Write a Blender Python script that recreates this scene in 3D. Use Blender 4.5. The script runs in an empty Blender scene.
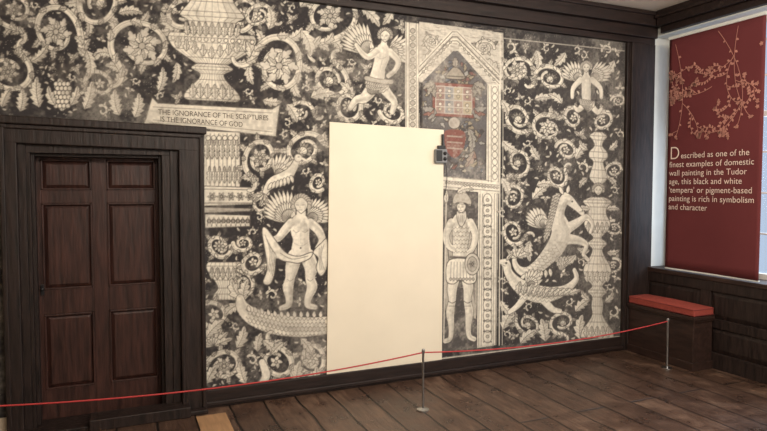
import bpy, bmesh, math, random
import numpy as np
from mathutils import Vector, Matrix
random.seed(7); rng=np.random.default_rng(7)
scene=bpy.context.scene
# ------------------------------------------------------------------ camera / survey
FPX=608.0; YAW=math.radians(23.5); PIT=math.radians(2.68)
CAM=np.array([0.0,-4.5,1.6])
Fv=np.array([math.cos(PIT)*math.sin(YAW),math.cos(PIT)*math.cos(YAW),-math.sin(PIT)])
Rv=np.array([math.cos(YAW),-math.sin(YAW),0.0]); Uv=np.cross(Rv,Fv)
def ray(px,py):
    return Fv+(px-383.5)/FPX*Rv+(215.5-py)/FPX*Uv
def onY(px,py,y=0.0):      # measured point -> plane parallel to painted wall
    d=ray(px,py); t=(y-CAM[1])/d[1]; p=CAM+t*d; return p
def onX(px,py,x):
    d=ray(px,py); t=(x-CAM[0])/d[0]; return CAM+t*d
def onZ(px,py,z=0.0):
    d=ray(px,py); t=(z-CAM[2])/d[2]; return CAM+t*d
cam=bpy.data.cameras.new("camera"); cam.lens=36*FPX/767; cam.sensor_width=36
co=bpy.data.objects.new("camera",cam); co.location=CAM; co.rotation_euler=(math.pi/2-PIT,0,-YAW)
scene.collection.objects.link(co); scene.camera=co
scene.view_settings.view_transform='Standard'

XR=4.83; XP=4.49; ZC=3.28; XL=-1.6; YB=-7.0

# ------------------------------------------------------------------ materials
def lin(c): 
    return tuple((v/12.92 if v<=0.04045 else ((v+0.055)/1.055)**2.4) for v in c)
def mat(name,rgb,rough=0.6,var=0.15,scale=8,bump=0.0,metal=0,stretch=(1,1,1),spec=0.5,coat=0):
    m=bpy.data.materials.new(name); m.use_nodes=True; nt=m.node_tree; b=nt.nodes['Principled BSDF']
    c=lin([v/255 for v in rgb])
    tc=nt.nodes.new('ShaderNodeTexCoord'); mp=nt.nodes.new('ShaderNodeMapping'); mp.inputs['Scale'].default_value=stretch
    nz=nt.nodes.new('ShaderNodeTexNoise'); nz.inputs['Scale'].default_value=scale; nz.inputs['Detail'].default_value=6
    nt.links.new(tc.outputs['Object'],mp.inputs['Vector']); nt.links.new(mp.outputs['Vector'],nz.inputs['Vector'])
    rp=nt.nodes.new('ShaderNodeValToRGB')
    rp.color_ramp.elements[0].position=0.3; rp.color_ramp.elements[1].position=0.7
    rp.color_ramp.elements[0].color=tuple(v*(1-var) for v in c)+(1,)
    rp.color_ramp.elements[1].color=tuple(min(1,v*(1+var)) for v in c)+(1,)
    nt.links.new(nz.outputs['Fac'],rp.inputs['Fac']); nt.links.new(rp.outputs['Color'],b.inputs['Base Color'])
    b.inputs['Roughness'].default_value=rough; b.inputs['Metallic'].default_value=metal
    b.inputs['Specular IOR Level'].default_value=spec
    b.inputs['Coat Weight'].default_value=coat
    if bump:
        bp=nt.nodes.new('ShaderNodeBump'); bp.inputs['Strength'].default_value=bump; bp.inputs['Distance'].default_value=0.01
        nt.links.new(nz.outputs['Fac'],bp.inputs['Height']); nt.links.new(bp.outputs['Normal'],b.inputs['Normal'])
    return m
M_frame=mat("dark_oak",(35,25,22),0.55,0.6,6,0.5,stretch=(7,7,1),spec=.35)
M_beam=mat("dark_beam",(34,23,20),0.55,0.45,5,0.35,stretch=(1,6,6),spec=.35)
M_door=mat("door_oak",(53,31,26),0.48,0.55,6,0.35,stretch=(7,7,0.8),spec=.4)
M_panel=mat("bench_oak",(47,32,27),0.5,0.4,6,0.3,stretch=(5,1,5),spec=.35)
M_cream=mat("cream_plaster",(224,214,194),0.7,0.03,3)
M_wall=mat("plain_plaster",(200,186,165),0.9,0.06,4,0.1)
M_ceil=mat("ceiling_plaster",(228,218,206),0.9,0.04,3)
M_white=mat("white_paint",(205,206,200),0.6,0.04,5)
M_red=mat("red_fabric",(140,64,55),0.85,0.12,60,0.1,spec=.2)
M_pipe=mat("red_piping",(112,40,36),0.8,0.1,50)
M_ban=mat("banner_cloth",(98,46,48),0.85,0.06,3,spec=.2)
M_bantext=mat("banner_print",(222,202,190),0.8,0.02,3)
M_banvine=mat("banner_vine_print",(176,122,108),0.8,0.1,6)
M_ink=mat("inscription_ink",(84,76,68),0.9,0.3,40)
M_steel=mat("brushed_steel",(175,175,175),0.3,0.05,20,metal=1)
M_cord=mat("red_cord",(168,46,46),0.6,0.1,60)
M_grey=mat("grey_plastic",(120,122,125),0.5,0.05,20)
M_black=mat("black_plastic",(25,25,27),0.4,0.1,20)
M_plank=mat("pale_plank",(164,128,94),0.5,0.15,6,0.1,stretch=(8,1,1))

# ------------------------------------------------------------------ mesh helpers
def link(o,parent=None):
    scene.collection.objects.link(o)
    if parent: o.parent=parent
    return o
def empty(name,loc=(0,0,0)):
    e=bpy.data.objects.new(name,None); e.empty_display_size=0.1; link(e); return e
class MB:
    def __init__(s): s.bm=bmesh.new()
    def hexa(s,p):
        v=[s.bm.verts.new(Vector(q)) for q in p]
        for f in ((0,1,2,3),(7,6,5,4),(0,4,5,1),(1,5,6,2),(2,6,7,3),(3,7,4,0)):
            s.bm.faces.new([v[i] for i in f])
    def box(s,x0,x1,y0,y1,z0,z1):
        s.hexa([(x0,y0,z0),(x1,y0,z0),(x1,y1,z0),(x0,y1,z0),(x0,y0,z1),(x1,y0,z1),(x1,y1,z1),(x0,y1,z1)])
    def quadY(s,q,y0,y1):
        s.hexa([(a,y0,b) for a,b in q]+[(a,y1,b) for a,b in q])
    def fieldY(s,x0,x1,z0,z1,yb,yf,ins):
        a=[(x0,yb,z0),(x1,yb,z0),(x1,yb,z1),(x0,yb,z1)]
        b=[(x0+ins,yf,z0+ins),(x1-ins,yf,z0+ins),(x1-ins,yf,z1-ins),(x0+ins,yf,z1-ins)]
        s.hexa(a+b)
    def fieldX(s,y0,y1,z0,z1,xb,xf,ins):
        a=[(xb,y0,z0),(xb,y1,z0),(xb,y1,z1),(xb,y0,z1)]
        b=[(xf,y0+ins,z0+ins),(xf,y1-ins,z0+ins),(xf,y1-ins,z1-ins),(xf,y0+ins,z1-ins)]
        s.hexa(a+b)
    def cyl(s,c,r,h,seg=24,r2=None):
        m=Matrix.Translation(Vector(c)+Vector((0,0,h/2)))
        bmesh.ops.create_cone(s.bm,cap_ends=True,segments=seg,radius1=r,radius2=r if r2 is None else r2,depth=h,matrix=m)
    def sph(s,c,r):
        bmesh.ops.create_uvsphere(s.bm,u_segments=16,v_segments=10,radius=r,matrix=Matrix.Translation(c))
    def done(s,name,m,parent=None,bev=0,smooth=False):
        bmesh.ops.recalc_face_normals(s.bm,faces=s.bm.faces)
        me=bpy.data.meshes.new(name); s.bm.to_mesh(me); s.bm.free(); me.materials.append(m)
        if smooth:
            for p in me.polygons: p.use_smooth=True
        o=bpy.data.objects.new(name,me); link(o,parent)
        if bev:
            b=o.modifiers.new("bevel",'BEVEL'); b.width=bev; b.segments=2; b.limit_method='ANGLE'
        return o

# ================================================================== PAINTED WALL
TX=0.0025; X0=-1.0; Z0=0.12; X1=XP; Z1=3.06
NX=int((X1-X0)/TX)+2; NZ=int((Z1-Z0)/TX)+2
def C(r,g,b): return np.array(lin((r/255,g/255,b/255)),dtype=np.float32)
CREAM=C(216,209,194); PALE=C(197,190,177); DARK=C(53,50,51); INK=C(78,73,69); MID=C(138,131,122); SH=C(172,165,153)
cv=np.empty((NZ,NX,3),np.float32); cv[:]=DARK
occ=np.zeros((NZ,NX),bool)
def T(pts):
    p=np.asarray(pts,float)
    d=Fv[None]+((p[:,0:1]-383.5)/FPX)*Rv[None]+((215.5-p[:,1:2])/FPX)*Uv[None]
    t=(-CAM[1])/d[:,1]
    x=CAM[0]+t*d[:,0]; z=CAM[2]+t*d[:,2]
    return np.stack([(x-X0)/TX,(z-Z0)/TX],1), t/FPX/TX
def cr(pts,closed=False,n=6):
    p=np.asarray(pts,float); N=len(p); out=[]
    rngi=range(N) if closed else range(N-1)
    for i in rngi:
        if closed: a,b,c,d=p[i-1],p[i],p[(i+1)%N],p[(i+2)%N]
        else: a,b,c,d=p[max(i-1,0)],p[i],p[i+1],p[min(i+2,N-1)]
        for k in range(n):
            t=k/n
            out.append(0.5*((2*b)+(-a+c)*t+(2*a-5*b+4*c-d)*t*t+(-a+3*b-3*c+d)*t**3))
    if not closed: out.append(p[-1])
    return np.array(out)
def fillp(pts,col,a=1.0,mark=True):
    q,_=T(pts)
    x0=max(int(q[:,0].min())-1,0);x1=min(int(q[:,0].max())+2,NX)
    y0=max(int(q[:,1].min())-1,0);y1=min(int(q[:,1].max())+2,NZ)
    if x1<=x0 or y1<=y0: return
    ys=np.arange(y0,y1)[:,None].astype(float); xs=np.arange(x0,x1)[None,:].astype(float)
    m=np.zeros((y1-y0,x1-x0),bool)
    for i in range(len(q)):
        ax,ay=q[i-1]; bx,by=q[i]
        if ay==by: continue
        c=((ys>=min(ay,by))&(ys<max(ay,by)))
        m^=c&(xs>ax+(ys-ay)*(bx-ax)/(by-ay))
    v=cv[y0:y1,x0:x1]; v[m]=v[m]*(1-a)+col*a
    if mark: occ[y0:y1,x0:x1]|=m
def line(pts,w,col,a=1.0,mark=False):
    q,s=T(pts); w=np.broadcast_to(np.asarray(w,float),(len(q),)); r=w*s/2
    R=r.max()+2
    x0=max(int(q[:,0].min()-R),0);x1=min(int(q[:,0].max()+R)+2,NX)
    y0=max(int(q[:,1].min()-R),0);y1=min(int(q[:,1].max()+R)+2,NZ)
    if x1<=x0 or y1<=y0: return
    cov=np.zeros((y1-y0,x1-x0),np.float32)
    for i in range(len(q)-1):
        A=q[i];B=q[i+1]; rr=max(r[i],r[i+1])+1.5
        sx0=max(int(min(A[0],B[0])-rr),x0);sx1=min(int(max(A[0],B[0])+rr)+2,x1)
        sy0=max(int(min(A[1],B[1])-rr),y0);sy1=min(int(max(A[1],B[1])+rr)+2,y1)
        if sx1<=sx0 or sy1<=sy0: continue
        ys=np.arange(sy0,sy1)[:,None]; xs=np.arange(sx0,sx1)[None,:]
        d=B-A; L2=d@d+1e-9
        t=np.clip(((xs-A[0])*d[0]+(ys-A[1])*d[1])/L2,0,1)
        dist=np.hypot(xs-A[0]-t*d[0],ys-A[1]-t*d[1])
        c=np.clip(r[i]+(r[i+1]-r[i])*t-dist+0.5,0,1)
        sl=cov[sy0-y0:sy1-y0,sx0-x0:sx1-x0]; np.maximum(sl,c,out=sl)
    v=cv[y0:y1,x0:x1]; k=(cov*a)[...,None]; v[:]=v*(1-k)+col*k
    if mark: occ[y0:y1,x0:x1]|=cov>0.5
IW=0.8
def ink(pts,w=IW,a=0.85,col=None,sm=True):
    line(cr(pts,n=4) if sm and len(pts)>2 else pts,w,INK if col is None else col,a)
def blob(pts,col=None,w=1.0,sm=True,n=5):
    p=cr(pts,True,n) if sm else np.asarray(pts,float)
    fillp(p,CREAM if col is None else col); line(np.vstack([p,p[:1]]),w,INK,0.95)
def circ(cx,cy,r,n=18,ry=None):
    a=np.linspace(0,2*np.pi,n,endpoint=False); return np.stack([cx+r*np.cos(a),cy+(r if ry is None else ry)*np.sin(a)],1)
def disc(cx,cy,r,col=None,w=0.8,ry=None): blob(circ(cx,cy,r,ry=ry),col,w,False)
def leaf(x,y,ang,L,W,curl=0,lobes=4,col=None,veins=True):
    lobes=max(1,lobes); n=lobes*5+8; t=np.linspace(0,1,n); th=np.radians(ang+curl*t)
    sx=x+np.cumsum(np.cos(th))*L/n; sy=y+np.cumsum(np.sin(th))*L/n
    s_=((lobes*t*1.0)%1.0) if lobes>1 else 0.5+0*t
    w=W*0.5*np.sin(np.pi*np.clip(t,0.02,1)**0.8)**0.75*(0.62+0.62*s_)
    nx=-np.sin(th); ny=np.cos(th)
    l=np.stack([sx+nx*w,sy+ny*w],1); r=np.stack([sx-nx*w,sy-ny*w],1)[::-1]
    p=np.vstack([l,r]); fillp(p,CREAM if col is None else col)
    if veins and L>6: fillp(np.vstack([l*.95+np.stack([sx,sy],1)*.05,np.stack([sx,sy],1)[::-1]]),SH,.5,False)
    line(np.vstack([p,p[:1]]),0.75,INK,0.9)
    if veins and L>6:
        line(np.stack([sx,sy],1)[1:-2],0.75,INK,0.75)
        for i in range(3,n-4,3):
            for sg in (1,-1):
                e=i+3; line([(sx[i],sy[i]),(sx[e]+sg*nx[e]*w[e]*.7,sy[e]+sg*ny[e]*w[e]*.7)],0.5,INK,0.55)
def flower(cx,cy,r,n=8,a0=0):
    if r>7:                       # whirling acanthus blossom
        n=6; cl=random.choice((55,-55))
        for k in range(n):
            a=a0+2*math.pi*(k+.5)/n; leaf(cx+math.cos(a)*r*.25,cy+math.sin(a)*r*.25,math.degrees(a)-cl*.4,r*.95,r*.55,cl,3,PALE,False)
        for k in range(n):
            a=a0+2*math.pi*k/n; leaf(cx+math.cos(a)*r*.12,cy+math.sin(a)*r*.12,math.degrees(a)-cl*.4,r*.72,r*.42,cl,2,None,True)
        disc(cx,cy,r*.2,SH,.7); return
    for k in range(n):
        a=a0+2*math.pi*k/n; ax,ay=math.cos(a),math.sin(a)
        p=[(cx+ax*r*.2,cy+ay*r*.2),(cx+math.cos(a-.3)*r*.7,cy+math.sin(a-.3)*r*.7),(cx+ax*r,cy+ay*r),(cx+math.cos(a+.3)*r*.7,cy+math.sin(a+.3)*r*.7)]
        blob(p,None,0.7,n=3); line([(cx+ax*r*.3,cy+ay*r*.3),(cx+ax*r*.75,cy+ay*r*.75)],0.55,INK,0.7)
    disc(cx,cy,r*.27,SH,.7)
def pod(cx,cy,r,ang):
    """thistle / poppy head seen from the side"""
    a=math.radians(ang); bx,by=cx-math.cos(a)*r*.9,cy-math.sin(a)*r*.9
    for q in (-50,50,-30,30,-12,12): leaf(bx+math.cos(a)*r*.5,by+math.sin(a)*r*.5,ang+q,r*1.5,r*.5,q*.5,2)
    blob([(bx+math.cos(a+d)*r*k,by+math.sin(a+d)*r*k) for d,k in ((0,.1),(-.9,.65),(-.55,1.15),(0,1.3),(.55,1.15),(.9,.65))],None,.9)
    for d in (-.4,0,.4):
        line([(bx+math.cos(a+d)*r*.4,by+math.sin(a+d)*r*.4),(bx+math.cos(a+d)*r*1.1,by+math.sin(a+d)*r*1.1)],.6,INK,.7)
    for q in (-75,75): leaf(bx,by,ang+q,r*1.0,r*.45,-q*.8,2)
def scroll(cx,cy,r,a0=0,turns=1.5,dr=1,w=6,leaves=5,center='flower',fr=None,tail=True):
    w=w*.58; turns=random.uniform(1.0,1.2) if r>9 else 1.1
    n=int(40*turns); t=np.linspace(0,1,n); a=np.radians(a0)+dr*t*turns*2*np.pi
    ph=random.uniform(0,6.28); ec=.11
    rr=r*(1-0.52*t)*(1+ec*np.sin(2*a+ph)); xs=list(cx+rr*np.cos(a)); ys=list(cy+rr*np.sin(a))
    Wd_=list(w*(1.05-0.45*t))
    if tail and r>10:             # stem runs on in an S out of the spiral
        hx,hy=xs[0]-xs[1],ys[0]-ys[1]; h=math.atan2(hy,hx); st=r*.09
        px_,py_=xs[0],ys[0]; TXs=[];TYs=[]
        for i in range(13):
            h+=dr*(.02+.028*i) ; px_+=math.cos(h)*st; py_+=math.sin(h)*st; TXs.append(px_);TYs.append(py_)
        xs=TXs[::-1]+xs; ys=TYs[::-1]+ys; Wd_=[w*(.55+.5*i/13) for i in range(13)]+Wd_
    xs=np.array(xs);ys=np.array(ys);W=np.array(Wd_);n=len(xs)
    P=np.stack([xs,ys],1); nl=8 if r>10 else 5
    T_=np.degrees(np.arctan2(np.gradient(ys),np.gradient(xs)))
    Lb=max(r*.84,w*2.2)
    for k in range(nl):
        i=min(int(n*(.04+.86*k/nl)),n-2); sc=(1-.45*k/nl)*random.uniform(.8,1.15)
        leaf(xs[i],ys[i],T_[i]-dr*22,Lb*sc,Lb*.46*sc,dr*-75,4)
    line(P,W+1.3,INK,1,True); line(P,W,CREAM,1,True)
    ca=-np.sin(np.radians(T_))*dr; sa=np.cos(np.radians(T_))*dr
    line(np.stack([xs-ca*W*.2,ys-sa*W*.2],1),W*.25,SH,0.8)
    for i in range(2,n-2,3):
        line([(xs[i]-ca[i]*W[i]*.45,ys[i]-sa[i]*W[i]*.45),(xs[i]+ca[i]*W[i]*.05,ys[i]+sa[i]*W[i]*.05)],0.5,INK,0.5)
    for k in range(nl):           # sheathing leaves lapping over the stem
        i=min(int(n*(.12+.8*k/nl)),n-2); sc=(1-.4*k/nl)*random.uniform(.75,1.1)
        leaf(xs[i]-ca[i]*W[i]*.3,ys[i]-sa[i]*W[i]*.3,T_[i]+dr*8,Lb*.62*sc,Lb*.36*sc,dr*(60 if k%2 else -20),3)
    f=fr or r*0.42
    if center=='flower':
        if random.random()<.35 and r>12: pod(cx,cy,f*.75,random.uniform(0,360))
        else: flower(cx,cy,f,8,random.random()*6)
    elif center=='bud': pod(cx,cy,f*.8,-90+random.uniform(-40,40))
    elif center=='disc':
        for q in range(5): leaf(cx,cy,q*72+a0,f*.95,f*.6,45,1,veins=False)
        disc(cx,cy,f*.22,SH)
def body(parts,col=None,w=1.2):
    P=[cr(p,n=4) if len(p)>2 else np.asarray(p,float) for p in parts]
    for p in P: line(p[:,:2],p[:,2]+w,INK,1,True)
    for p in P: line(p[:,:2],p[:,2],CREAM if col is None else col,1,True)
def shade(parts):
    for p in parts:
        q=cr(p,n=4)
        for o,wd,a in ((.20,.52,.35),(.30,.30,.5)):
            line(np.stack([q[:,0]+q[:,2]*o,q[:,1]+q[:,2]*o*.4],1),q[:,2]*wd*.8,SH,a)
def head(x,y,r,f=0,hair=True):
    """drawn head: curls, brow, eyes, nose, mouth; f = turn in units of r"""
    if hair:
        for k in range(11):
            a=math.pi*(1.0+k/10)+.0; disc(x+math.cos(a)*r*.98,y-r*.15+math.sin(a)*r*.95,r*.36,SH,.6)
        disc(x-r*.95,y+r*.2,r*.32,SH,.6); disc(x+r*.95,y+r*.2,r*.32,SH,.6)
    blob([(x-r*.78,y-r*.3),(x,y-r*.95),(x+r*.78,y-r*.3),(x+r*.66,y+r*.45),(x+r*.12,y+r*1.0),(x-r*.12,y+r*1.0),(x-r*.66,y+r*.45)],CREAM,.8)
    fx=x+f*r
    for s in (-1,1):
        line([(fx+s*r*.5,y-r*.02),(fx+s*r*.2,y)],.9,INK,.85); line([(fx+s*r*.55,y-r*.25),(fx+s*r*.18,y-r*.25)],.55,INK,.6)
    line([(fx+r*.03,y),(fx-r*.08,y+r*.35),(fx+r*.08,y+r*.38)],.5,INK,.6); line([(fx-r*.22,y+r*.62),(fx+r*.22,y+r*.62)],.7,INK,.75)
    line([(x+r*.62,y-r*.1),(x+r*.5,y+r*.5)],r*.22,SH,.6)
def wing(x,y,a0,a1,L,n=7,cw=3.6):
    for rnd_ in (1.0,.62,.38):
        for k in range(n+1):
            t=k/n; a=a0+(a1-a0)*t; leaf(x,y,a,L*rnd_*(0.72+0.28*math.sin(math.pi*(t*.8+.15))),cw*(.8+.2*rnd_),(a1-a0)*.16,1,veins=False)
            aa=math.radians(a); line([(x+math.cos(aa)*L*rnd_*.3,y+math.sin(aa)*L*rnd_*.3),(x+math.cos(aa)*L*rnd_*.62,y+math.sin(aa)*L*rnd_*.62)],0.5,INK,0.6)
    disc(x,y,L*.1)
def urn(cx,prof,flutes=6,slant=0.0):
    pr=cr([(y,w) for y,w in prof],n=3)
    l=[(cx-w,y-w*slant) for y,w in pr]; r=[(cx+w,y+w*slant) for y,w in pr][::-1]
    blob(l+r,None,1.0,False)
    fillp([(cx+w*.45,y+w*.45*slant) for y,w in pr]+[(cx+w*.97,y+w*slant) for y,w in pr][::-1],SH,.6,False)
    for k in range(1,flutes):
        f=-1+2*k/flutes
        line([(cx+w*f,y+w*f*slant) for y,w in pr],0.6,INK,0.6)
    for y,w in prof[1:-1]: line([(cx-w,y-w*slant),(cx+w,y+w*slant)],0.75,INK,0.75)
def hatch(x0,y0,x1,y1,n,ang,L,col=INK,a=.5):
    for _ in range(n):
        x=random.uniform(x0,x1); y=random.uniform(y0,y1); t=math.radians(ang+random.uniform(-15,15))
        line([(x,y),(x+math.cos(t)*L,y+math.sin(t)*L)],0.6,col,a)
def filler(x0,y0,x1,y1,sizes=((9,60),(6.5,120),(4.5,260),(3,420))):
    for R,N in sizes:
        for _ in range(N):
            x=random.uniform(x0,x1); y=random.uniform(y0,y1); q,s=T([(x,y)]); ix,iy=q[0]; rt=R*s[0]*.95
            a,b,c,d=int(ix-rt),int(ix+rt),int(iy-rt),int(iy+rt)
            if a<0 or c<0 or b>=NX or d>=NZ: continue
            if occ[c:d,a:b].any(): continue
            k=random.random(); an=random.uniform(0,360)
            if R>8: scroll(x,y,R*.8,an,1.25,random.choice((1,-1)),R*.45,3,'disc')
            elif R>4 :
                if k<.45:
                    aa=math.radians(an); bx,by=x-math.cos(aa)*R*.8,y-math.sin(aa)*R*.8
                    for q2 in (-55,55,0): leaf(bx,by,an+q2,R*(1.7 if q2==0 else 1.3),R*.7,q2*.8,2)
                elif k<.5: flower(x,y,R*.85,6,an)
                else:
                    dr=random.choice((1,-1)); t=np.linspace(0,1,20); a2=math.radians(an)+dr*t*5.2; rr=R*.95*(1-.7*t)
                    X=x+rr*np.cos(a2);Y=y+rr*np.sin(a2)
                    line(np.stack([X,Y],1),np.linspace(R*.42,R*.2,20),CREAM,1,True)
                    for j in (2,6,10): leaf(X[j],Y[j],math.degrees(a2[j])+dr*50,R*.85,R*.42,-dr*50,2,veins=False)
            else:
                leaf(x-math.cos(math.radians(an))*R,y-math.sin(math.radians(an))*R,an,R*2.0,R*.8,80,1,veins=False)

# ---- upper left band ------------------------------------------------
scroll(142,46,30,150,1.7,1,9,7,'flower',17)
scroll(56,32,27,20,1.6,-1,9,7,'flower',14)
scroll(8,72,22,-40,1.5,1,8,5,'flower',10)
scroll(100,2,22,200,1.4,-1,8,5,'bud')
scroll(100,84,14,180,1.3,1,6,4,'disc')
scroll(14,10,20,90,1.4,1,7,4,'flower')
for x,y,a,L,W,c in [(40,108,-110,32,13,30),(62,112,-85,34,18,-20),(84,110,-60,30,12,-30),(120,116,-120,28,12,40),(134,118,-60,26,12,-40),
                    (20,112,-70,24,12,-30),(2,108,-80,22,10,30),(158,92,-60,26,10,-40),(176,30,-150,24,10,40),(30,62,-20,26,10,-50),(86,50,60,30,11,50),
                    (118,14,-30,26,10,60),(160,10,-10,20,9,40)]:
    leaf(x,y,a,L,W,c,5)
for i in range(6):
    for j in range(4): disc(56+j*4-i*.4+(i%2)*2,84+i*4.4,2.3)
leaf(56,106,-130,22,9,40,3); leaf(70,106,-50,22,9,-40,3)
# ---- big urn --------------------------------------------------------
scroll(184,12,16,90,1.2,1,7,3,'disc',tail=False); scroll(242,14,16,90,1.2,-1,7,3,'disc',tail=False)
urn(212,[(-30,14),(-12,18),(2,22),(12,30),(17,32),(22,24),(34,22)],8,0.06)
urn(212,[(34,42),(38,44),(43,43),(50,38),(58,26),(64,16)],16,0.05)
urn(212,[(64,14),(67,20),(70,20),(74,12),(80,14),(88,22),(94,27),(99,28),(101,24)],10,0.05)
for k in range(13): disc(173+k*6.6,38+k*.35,2.0)
for k in range(9): leaf(188+k*6,36+k*.3,-100+k*2.5,15,6,0,3)
for k in range(9): leaf(178+k*8.4,58-abs(k-4)*2.2+k*.4,-90,13,6,0,2)
for k in range(6): leaf(193+k*7.4,98+k*.4,-92,15,7,0,3)
leaf(176,62,70,22,9,60,4); leaf(250,64,110,22,9,-60,4)
# ---- right of urn ---------------------------------------------------
scroll(279,66,28,-150,1.7,1,10,7,'flower',17)
scroll(330,16,27,100,1.6,-1,9,7,'flower',12)
scroll(258,16,13,0,1.3,-1,6,4,'disc')
scroll(330,80,18,-60,1.5,1,8,5,'flower',9)
scroll(300,112,12,0,1.3,-1,6,3,'disc')
for x,y,a,L,W,c in [(300,30,40,30,12,60),(268,30,-60,24,10,-60),(310,98,-30,26,11,40),(352,100,-100,22,10,-50),(300,8,-60,22,10,40),(360,8,20,28,11,50),
   (392,8,100,20,9,40),(286,104,40,22,10,40),(262,100,20,20,9,-30)]: leaf(x,y,a,L,W,c,4)
# angel ending in foliage
wing(373,52,-178,-108,38,10,5); wing(389,54,-72,20,26,8,5)
scroll(348,106,15,-30,1.5,1,8,4,'flower',6,False)
scroll(392,112,12,180,1.4,-1,7,4,'disc',None,False)
B=[[(384,42,6),(383,48,8)],[(383,50,13),(382,57,15),(379,67,13),(377,77,15),(372,88,13),(364,98,10),(356,100,7),(350,108,5)],
   [(377,51,7),(368,57,6),(361,52,5),(356,45,4)],[(390,52,7),(398,61,6),(395,70,4.5),(388,76,4)],
   [(380,84,12),(388,94,9),(394,102,7),(392,112,5)]]
body(B); shade(B[1:]); head(385,36,6,-.15)
ink([(377,57),(381,59),(386,57)],.6,.6); ink([(382,60),(380,70)],.5,.5)
for k in range(10): leaf(366+k*2.6,78+k*.7,70+k*7,15,5,25,3)
blob([(366,76),(378,79),(392,80),(391,84),(377,83),(365,80)],SH,.7)
# ---- frame bands of heraldic bay ------------------------------------
fillp([(405,22),(419,24),(419,132),(405,130)],CREAM)
for x in (406,409,416,418.5): line([(x,22),(x,132)],0.8,INK,.8)
for k in range(14): disc(412.5,31+k*7.2,2.5,SH,.7); ink([(409.5,34.5+k*7.2),(415.5,34.8+k*7.2)],.6)
fillp([(419,22),(503,33),(503,90),(419,82)],PALE)
hatch(420,26,500,84,300,10,5,MID,.6)
leaf(424,68,-70,24,10,50,4); leaf(498,76,-110,24,10,-50,4); scroll(432,42,9,0,1.2,1,5,3,'disc'); scroll(484,48,9,0,1.2,-1,5,3,'disc')
for s in (0,4,9):
    line([(419,76-s),(452,41-s),(457,41-s),(499,84-s)],3.5 if s!=4 else 2,CREAM if s!=4 else SH,.9); line([(419,76-s),(452,41-s),(457,41-s),(499,84-s)],.9,INK,.9)
for k in range(9): disc(423+k*3.4,72-k*3.7,1.3,SH,.6); disc(460+k*4.2,45+k*4.3,1.3,SH,.6)
# arms field
fld=[(422,82),(453,51),(458,51),(487,84),(485,180),(444,176),(443,130),(422,128)]
fillp(fld,C(100,97,97)); 
for _ in range(260):
    x=random.uniform(425,482); y=random.uniform(60,172)
    if y<86 and (abs(x-455)>(y-54)*.85): continue
    if y>124 and x<449: continue
    c=random.choice([C(122,94,88),C(76,73,74),C(156,153,147),C(96,100,108),C(164,157,144),C(144,134,116)])
    an=random.uniform(0,360); leaf(x,y,an,random.uniform(5,9),random.uniform(2.5,4.5),random.uniform(-90,90),2,c,False)
def rect(x0,y0,x1,y1,s=.06): return [(x0,y0),(x1,y0+(x1-x0)*s),(x1,y1+(x1-x0)*s),(x0,y1)]
RD=C(126,86,79); BL=C(96,102,114); GD=C(156,142,112)
fillp(rect(432,82,475,116),RD); fillp(rect(435,85.5,472,113),C(172,165,155))
cols_=[RD,BL,GD,RD,BL,RD,GD,BL]
for r_ in range(2):
    for k in range(4):
        x=436+k*9; y=86.5+r_*13.5+k*.5; c=cols_[(k+r_*3)%8]; fillp(rect(x,y,x+8.2,y+12.4),c,.65); disc(x+4,y+4,1.6,PALE,.5); disc(x+4,y+9,1.6,C(170,160,140),.5); line([(x,y+6.4),(x+8,y+6.8)],.8,PALE,.8)
line(rect(432,82,475,116)+[rect(432,82,475,116)[0]],.9,INK,.8)
blob([(446,78),(450,70),(455,67),(461,71),(464,79)],C(150,142,130),.9); ink([(447,76),(463,77)],1); leaf(455,68,-90,11,6,0,3,C(150,140,130))
for sg in (-1,1):
    for q in (30,60,95): leaf(454+sg*19,84,90-sg*q,14,6,sg*60,3,C(146,140,130),False); leaf(454+sg*20,108,90-sg*(q-30),14,6,-sg*60,3,C(128,96,88) if q==60 else C(140,136,130),False)
disc(454,123,6,C(168,160,150)); fillp(cr([(445,131),(464,132),(463,149),(454,158),(446,149)],True),RD)
for k in range(3): line([(447,136+k*6),(462,137+k*6)],1.3,C(170,160,148),.8)
ink([(440,128),(444,152),(454,164),(467,152),(472,130)],1.2); leaf(468,128,60,26,8,50,4,C(150,146,138)); leaf(474,150,100,20,8,40,3,C(140,118,108))
line([(422,84),(422,128)],1.2,INK); line([(487,86),(485,180)],1.2,INK)
# entablature under the arms
fillp([(443,176),(500,181),(500,194),(443,189)],CREAM)
for o in (0,4,10,13): line([(443,176.5+o),(500,181.5+o)],0.9,INK,.8)
for k in range(18): disc(446+k*3,182.5+k*.3,1.2,SH,.6)
# right pilaster with chain interlace
fillp([(487,84),(501,86),(500,182),(486,180)],CREAM); fillp([(478,192),(498,194),(496,345),(477,348)],CREAM)
for x in (488,491,498): line([(x,86),(x,182)],.8,INK,.8)
for k in range(13): line(np.vstack([circ(494.5,90+k*7.2,2.6,10,3.4),circ(494.5,90+k*7.2,2.6,10,3.4)[:1]]),.8,INK,.8)
for x in (479,481.5,493.5,496): line([(x+.8,194),(x-.6,346)],.8,INK,.8)
for k in range(14):
    c=circ(487.3,200+k*10.5,4.4,14,6.4); line(np.vstack([c,c[:1]]),1.0,INK,.8); disc(487.3,200+k*10.5,1.6,SH,.6)
    line([(483,205+k*10.5),(491.5,205.5+k*10.5)],.6,INK,.6); fillp([(483,204+k*10.5),(484.5,205.3+k*10.5),(483,206.6+k*10.5)],INK); fillp([(491.6,204+k*10.5),(490,205.3+k*10.5),(491.6,206.6+k*10.5)],INK)
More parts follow.
